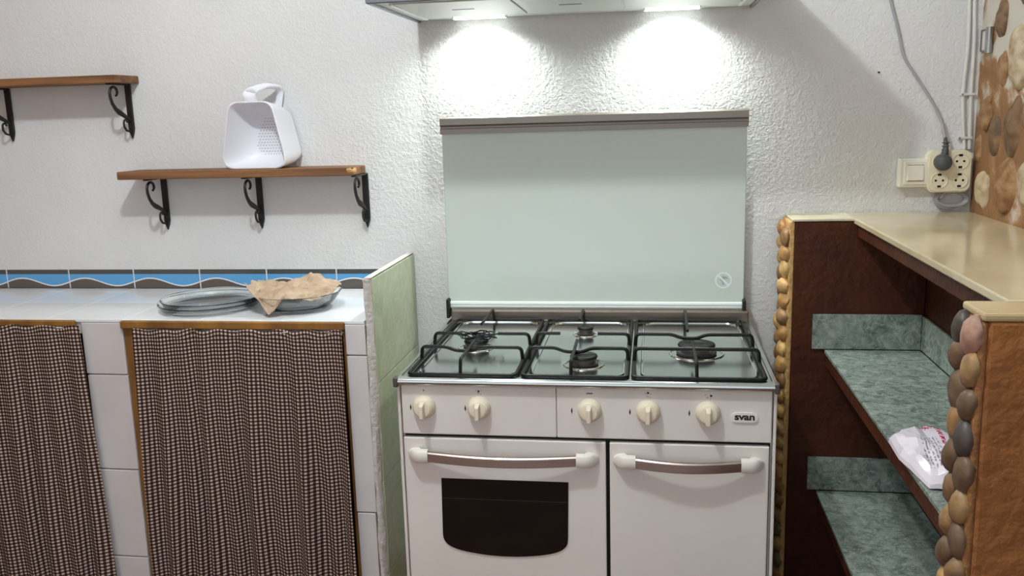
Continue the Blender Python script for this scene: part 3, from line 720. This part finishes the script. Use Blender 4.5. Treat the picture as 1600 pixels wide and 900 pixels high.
for x in (.118, .672):
    le = obj('lamp_lens', MB().box(x - .075, x + .075, .636, .676, ZH + .001, ZH + .0058, .001, 1), M['lens'], hd)
    obj('lens_frame', MB().box(x - .080, x - .0755, .634, .678, ZH, ZH + .006), M['hood_edge'], le)
    obj('lens_frame', MB().box(x + .0755, x + .080, .634, .678, ZH, ZH + .006), M['hood_edge'], le)
    ld_ = bpy.data.lights.new('hood_lamp', 'SPOT'); ld_.energy = HOOD_W; ld_.color = (.93, 1.0, .95); ld_.spot_size = math.radians(150); ld_.spot_blend = .9; ld_.shadow_soft_size = .02
    lo = bpy.data.objects.new('hood_lamp', ld_); COL.objects.link(lo); lo.location = (x, .640, ZH - .004); lo.rotation_euler = (math.radians(4), 0, 0)

# ------------------------------------------------------------------ right: partition, post, shelves, counter
ZC = 1.164
pt = thing('partition', 'dark brown low partition edged with tan pebbles, right of the stove', 'partition', (1.19, .63, 0))
obj('body', MB().box(1.012, XN, .56, W - .001, 0, ZC - .008, .003, 1), M['brown_paint'], pt)
obj('cap', MB().box(1.004, 1.172, .556, W - .001, ZC - .008, ZC, .002, 1), M['cap_cream'], pt)
obj('mortar_edge', MB().box(.998, 1.0125, .562, W - .002, 0, ZC - .008, .004, 2), M['tan_mortar'], pt)
z = .03; i = 0
while z < ZC - .02:
    for y, dx in ((.592, 0), (.655, 0)):
        hh = random.uniform(.024, .032)
        zz_ = min(z + (.022 if y > .62 else 0) + random.uniform(-.004, .004), ZC - .036)
        obj('pebble', pebble((.996 + random.uniform(-.003, .003), y, zz_), (random.uniform(.016, .023), .033, hh), i + 20), M['pebble_tan' if random.random() < .8 else 'pebble_brown'], pt); i += 1
    z += .047

ps = thing('post', 'ochre brown plastered post edged with river pebbles at the right edge', 'post', (1.3, -.59, 0))
obj('body', MB().box(1.112, XN - .002, -.640, -.545, 0, ZC - .013, .005, 2), M['ochre_plaster'], ps)
obj('cap', MB().box(1.102, 1.36, -.640, -.546, ZC - .013, ZC, .004, 2), M['post_cap'], ps)
obj('mortar_edge', MB().box(1.100, 1.1125, -.637, -.548, 0, ZC - .014, .005, 2), M['brown_mortar'], ps)
z = ZC - .038; i = 0
while z > .02:
    for y, dz in ((-.616, 0), (-.570, .012)):
        big = random.uniform(.9, 1.15)
        zz_ = min(z + dz * (1 if i > 1 else 0), ZC - .04)
        mm = 'pebble_pink' if i == 0 else ('pebble_dark' if i in (1, 6) else 'pebble_brown' if i < 16 else random.choice(['pebble_tan', 'pebble_brown']))
        obj('pebble', pebble((1.098, y, zz_), (random.uniform(.014, .020), .023 * big, .034 * big), i + 70, random.uniform(-.1, .55)), M[mm], ps); i += 1
    z -= .056

def niche_shelf(label, zt, x0, ylines):
    t = thing('masonry_shelf', label, 'shelf', (1.24, 0, zt - .05), 'green tiled niche shelves')
    obj('slab', MB().box(x0 + .004, XN - .001, -.544, .559, zt - .05, zt - .009, .003, 1), M['brown_paint'], t)
    for a, b in zip(ylines[:-1], ylines[1:]):
        obj('tile', MB().box(x0, XN - .010, b + .0012, a - .0012, zt - .010, zt, .001, 1), M['green_marble'], t)
    obj('skirting_tile', MB().box(1.068, XN - .009, .5505, .5595, zt + .001, zt + .102, .001, 1), M['green_marble'], t)
    for a, b in ((.5495, .25), (.248, -.10), (-.102, -.45)):
        obj('skirting_tile', MB().box(XN - .009, XN - .001, b, a, zt + .001, zt + .098, .001, 1), M['green_marble'], t)
    return t
niche_shelf('upper grey green marble shelf in the niche under the beige counter', .790, 1.102, [.5495, .320, -.105, -.544])
niche_shelf('lower grey green marble shelf in the niche, under the other marble shelf', .362, 1.094, [.5495, .326, -.10, -.544])

ct = thing('countertop', 'polished beige stone countertop along the right wall above the niche', 'countertop', (1.34, 0, 1.1))
obj('slab', MB().box(1.170, XR - .001, -.544, W - .001, ZC - .016, ZC, .003, 2), M['beige'], ct)
obj('apron', MB().box(1.180, 1.20, -.544, .559, ZC - .05, ZC - .016), M['brown_paint'], ct)
obj('bed', MB().box(1.20, XN, -.544, .559, ZC - .045, ZC - .016), M['brown_paint'], ct)

# plastic bag on the upper niche shelf
poly = [(1.094, -.195), (1.125, -.160), (1.175, -.140), (1.235, -.190), (1.245, -.300), (1.215, -.405), (1.165, -.430), (1.108, -.425), (1.098, -.345), (1.090, -.290)]
cxp = sum(p[0] for p in poly) / len(poly); cyp = sum(p[1] for p in poly) / len(poly)
mb = MB(); rings = []; fine = []
for i in range(len(poly)):
    a, b = Vector(poly[i]), Vector(poly[(i + 1) % len(poly)])
    for k in range(4): fine.append(a.lerp(b, k / 4))
uvd = {}
prof = [(1.0, .003), (.98, .010), (.88, .022), (.7, .031), (.45, .034), (.2, .033), (.03, .033)]
for s, h in prof:
    ring_ = []
    for p in fine:
        x = cxp + (p.x - cxp) * s; y = cyp + (p.y - cyp) * s
        ring_.append(Vector((x, y, .7905 + h + .012 * mnoise.noise(Vector((x * 28, y * 28, 1.0))) * min(1, h / .02) + .006 * abs(mnoise.noise(Vector((x * 60, y * 60, 4.0)))) * min(1, h / .02))))
    rings.append(ring_)
rings.insert(0, [Vector((cxp + (p.x - cxp) * .9, cyp + (p.y - cyp) * .9, .7905)) for p in fine])
mb.loft(rings)
uv = mb.bm.loops.layers.uv.verify()
for f in mb.bm.faces:
    for l in f.loops: l[uv].uv = ((l.vert.co.x - 1.09) / .155, (l.vert.co.y + .43) / .29)
tag(obj('plastic_bag', mb, M['bag'], None, 14), 'shiny white plastic bag with red print lying on the upper marble shelf', 'bag')

# ------------------------------------------------------------------ electrics on the back wall
sw = thing('light_switch', 'square white light switch on the wall beside the socket block', 'switch', (1.35, .69, 1.236))
obj('housing', MB().box(1.310, 1.389, .668, W - .0005, 1.237, 1.318, .004, 2), M['switch'], sw)
obj('cover_frame', MB().box(1.322, 1.384, .664, .669, 1.245, 1.311, .002, 2), M['switch'], sw)
for z_ in (1.2545, 1.2995): obj('rocker_gap_shade', MB().box(1.330, 1.374, .6636, .6642, z_, z_ + .0016), M['print_grey'], sw)  # grey strips paint the shade in the gaps above and below the rocker
obj('rocker', MB().prism([(.6645, 1.256), (.6585, 1.258), (.662, 1.297), (.6645, 1.299)], 'x', 1.331, 1.373), M['switch'], sw)
sk = thing('socket_block', 'ivory four outlet socket block on the wall by the stone corner', 'socket', (1.44, .68, 1.222))
obj('housing', MB().prism(rrect(1.383, 1.500, 1.222, 1.340, .022), 'y', .664, W - .0005), M['socket'], sk)
obj('face_plate', MB().prism(rrect(1.387, 1.497, 1.226, 1.336, .020), 'y', .660, .6645), M['socket'], sk)
for (x, z, full) in ((1.417, 1.309, 0), (1.469, 1.309, 1), (1.416, 1.256, 1), (1.469, 1.256, 1)):
    # raised rim round a shallow well
    n = 28; prof = [(.0225, 0), (.0225, .0022), (.0205, .0022), (.0195, -.0), (0, .0002)]
    o = obj('outlet', MB().lathe(prof, (x, .660, z), '-y', n), M['socket'], sk, 40)
    if full:
        for dx in (-.0095, .0095): obj('pin_hole', MB().lathe([(.0032, 0), (.0032, .0006)], (x + dx, .660, z), '-y', 10), M['black_gap'], o)
        for dz in (-.0165, .0165): obj('earth_clip', MB().box(x - .005, x + .005, .6585, .660, z + dz - .003, z + dz + .003, .0008, 1), M['black_gap'], o)
pl = thing('power_cable', 'grey cable with dark plug running down the wall into the socket block', 'cable', (1.418, .67, 1.28))
obj('plug', MB().lathe([(.0215, 0), (.0225, .004), (.0225, .020), (.019, .030), (.012, .034), (0, .035)], (1.419, .659, 1.307), '-y', 28), M['plug'], pl)
mb = MB().tube([(1.421, .645, 1.320), (1.424, .650, 1.337), (1.428, .660, 1.355), (1.428, .672, 1.375)], [.0105, .009, .0065, .0045], 10)
for k in range(4):
    t = k / 3; c = Vector((1.4225 + .005 * t, .648 + .014 * t, 1.333 + .028 * t))
    pts = [c + Vector((.0082 * math.cos(a), .0082 * math.sin(a), 0)) for a in [2 * math.pi * q / 14 for q in range(14)]]
    mb.tube(pts, .0018, 6, closed=True)
obj('strain_relief', mb, M['plug'], pl)
cp_ = fillet([(1.4275, .670, 1.370), (1.420, .688, 1.425), (1.395, .693, 1.475), (1.352, .694, 1.540), (1.310, .695, 1.602), (1.298, .695, 1.66), (1.268, .695, 1.76), (1.22, .695, 2.0), (1.20, .695, 3.04)], .04, 5)
obj('cord', MB().tube(cp_, .0042, 8), M['cable_grey'], pl)

for k, (lab, dx, bx) in enumerate((('white cable clipped in the corner, the one further from the stones', 0, .010), ('white cable clipped in the corner, right against the stone wall', .0125, 0))):
    pts = fillet([(1.476 + dx, .694, 3.04), (1.475 + dx, .694, 1.75), (1.483 + dx - bx * .3, .694, 1.62), (1.482 + dx - bx * .9, .694, 1.50), (1.486 + dx - bx * .5, .694, 1.40), (1.488 + dx, .694, 1.3405)], .06, 5)
    c = thing('wall_cable', lab, 'cable', (1.48, .694, 1.34), 'white cables in the corner')
    obj('cord', MB().tube(pts, .0052, 8), M['cable_white'], c)
    if k == 0:
        for z in (1.492, 1.372):
            cl = obj('cable_clip', MB().box(1.468, 1.5045, .686, W - .0005, z - .0035, z + .0035, .001, 1), M['cable_white'], c)
            obj('nail_head', MB().lathe([(.003, 0), (.003, .002), (0, .003)], (1.470, .686, z), '-y', 10), M['metal_tag'], cl)
# loop of spare cable under the block
mb = MB(); cpts = []
for q in range(70):
    a = q / 69 * 4.6 * math.pi + math.radians(60); k = q / 69
    cpts.append((1.452 + (.034 + .008 * math.sin(3 * k)) * math.cos(a) + .012 * k, .690 - .010 * k, 1.202 + (.024 + .005 * math.cos(5 * k)) * math.sin(a) - .003 * k))
mb.tube(cpts, .0050, 8)
tag(obj('cable_loop', mb, M['cable_grey']), 'loop of grey spare cable hanging under the ivory socket block', 'cable')
hk = thing('metal_strap', 'small metal strap fixed to the stone wall near the corner', 'strap', (1.51, .63, 1.60))
obj('plate', MB().box(XR - .006, XR + .002, .640, .690, 1.605, 1.665, .001, 1), M['metal_tag'], hk)
obj('tag', MB().box(XR - .009, XR - .0055, .648, .668, 1.608, 1.658, .001, 1), M['cable_white'], hk)
obj('roller', MB().tube([(XR - .010, .612, 1.598), (XR - .010, .612, 1.666)], .010, 12), M['metal_tag'], hk)
tag(obj('wall_nail', MB().lathe([(.0016, 0), (.0016, .008), (.003, .0085), (.003, .010), (0, .0105)], (1.247, W, 1.560), '-y', 10), M['iron']), 'small dark nail sticking out of the white wall', 'nail')

# ------------------------------------------------------------------ ceiling lamp (out of frame, lights the room)
cl = thing('ceiling_lamp', 'bare round bulb hanging from the ceiling in front of the stove', 'lamp', (-.08, -.86, 2.90))
obj('rose', MB().lathe([(.05, 0), (.05, .01), (.02, .03), (0, .03)][::-1] if False else [(.02, -.03), (.05, -.01), (.05, 0)], (-.08, -.86, 3.05), 'z', 24), M['white_plastic'], cl)
obj('socket', MB().lathe([(.018, 0), (.02, .04), (.006, .05), (.006, .10)], (-.08, -.86, 2.935), 'z', 20), M['white_plastic'], cl)
ll = bpy.data.lights.new('ceiling_bulb_light', 'POINT'); ll.energy = LAMP_W; ll.color = (.93, 1.0, 1.03); ll.shadow_soft_size = .045
lo = bpy.data.objects.new('ceiling_bulb_light', ll); COL.objects.link(lo); lo.location = (-.08, -.86, 2.86)
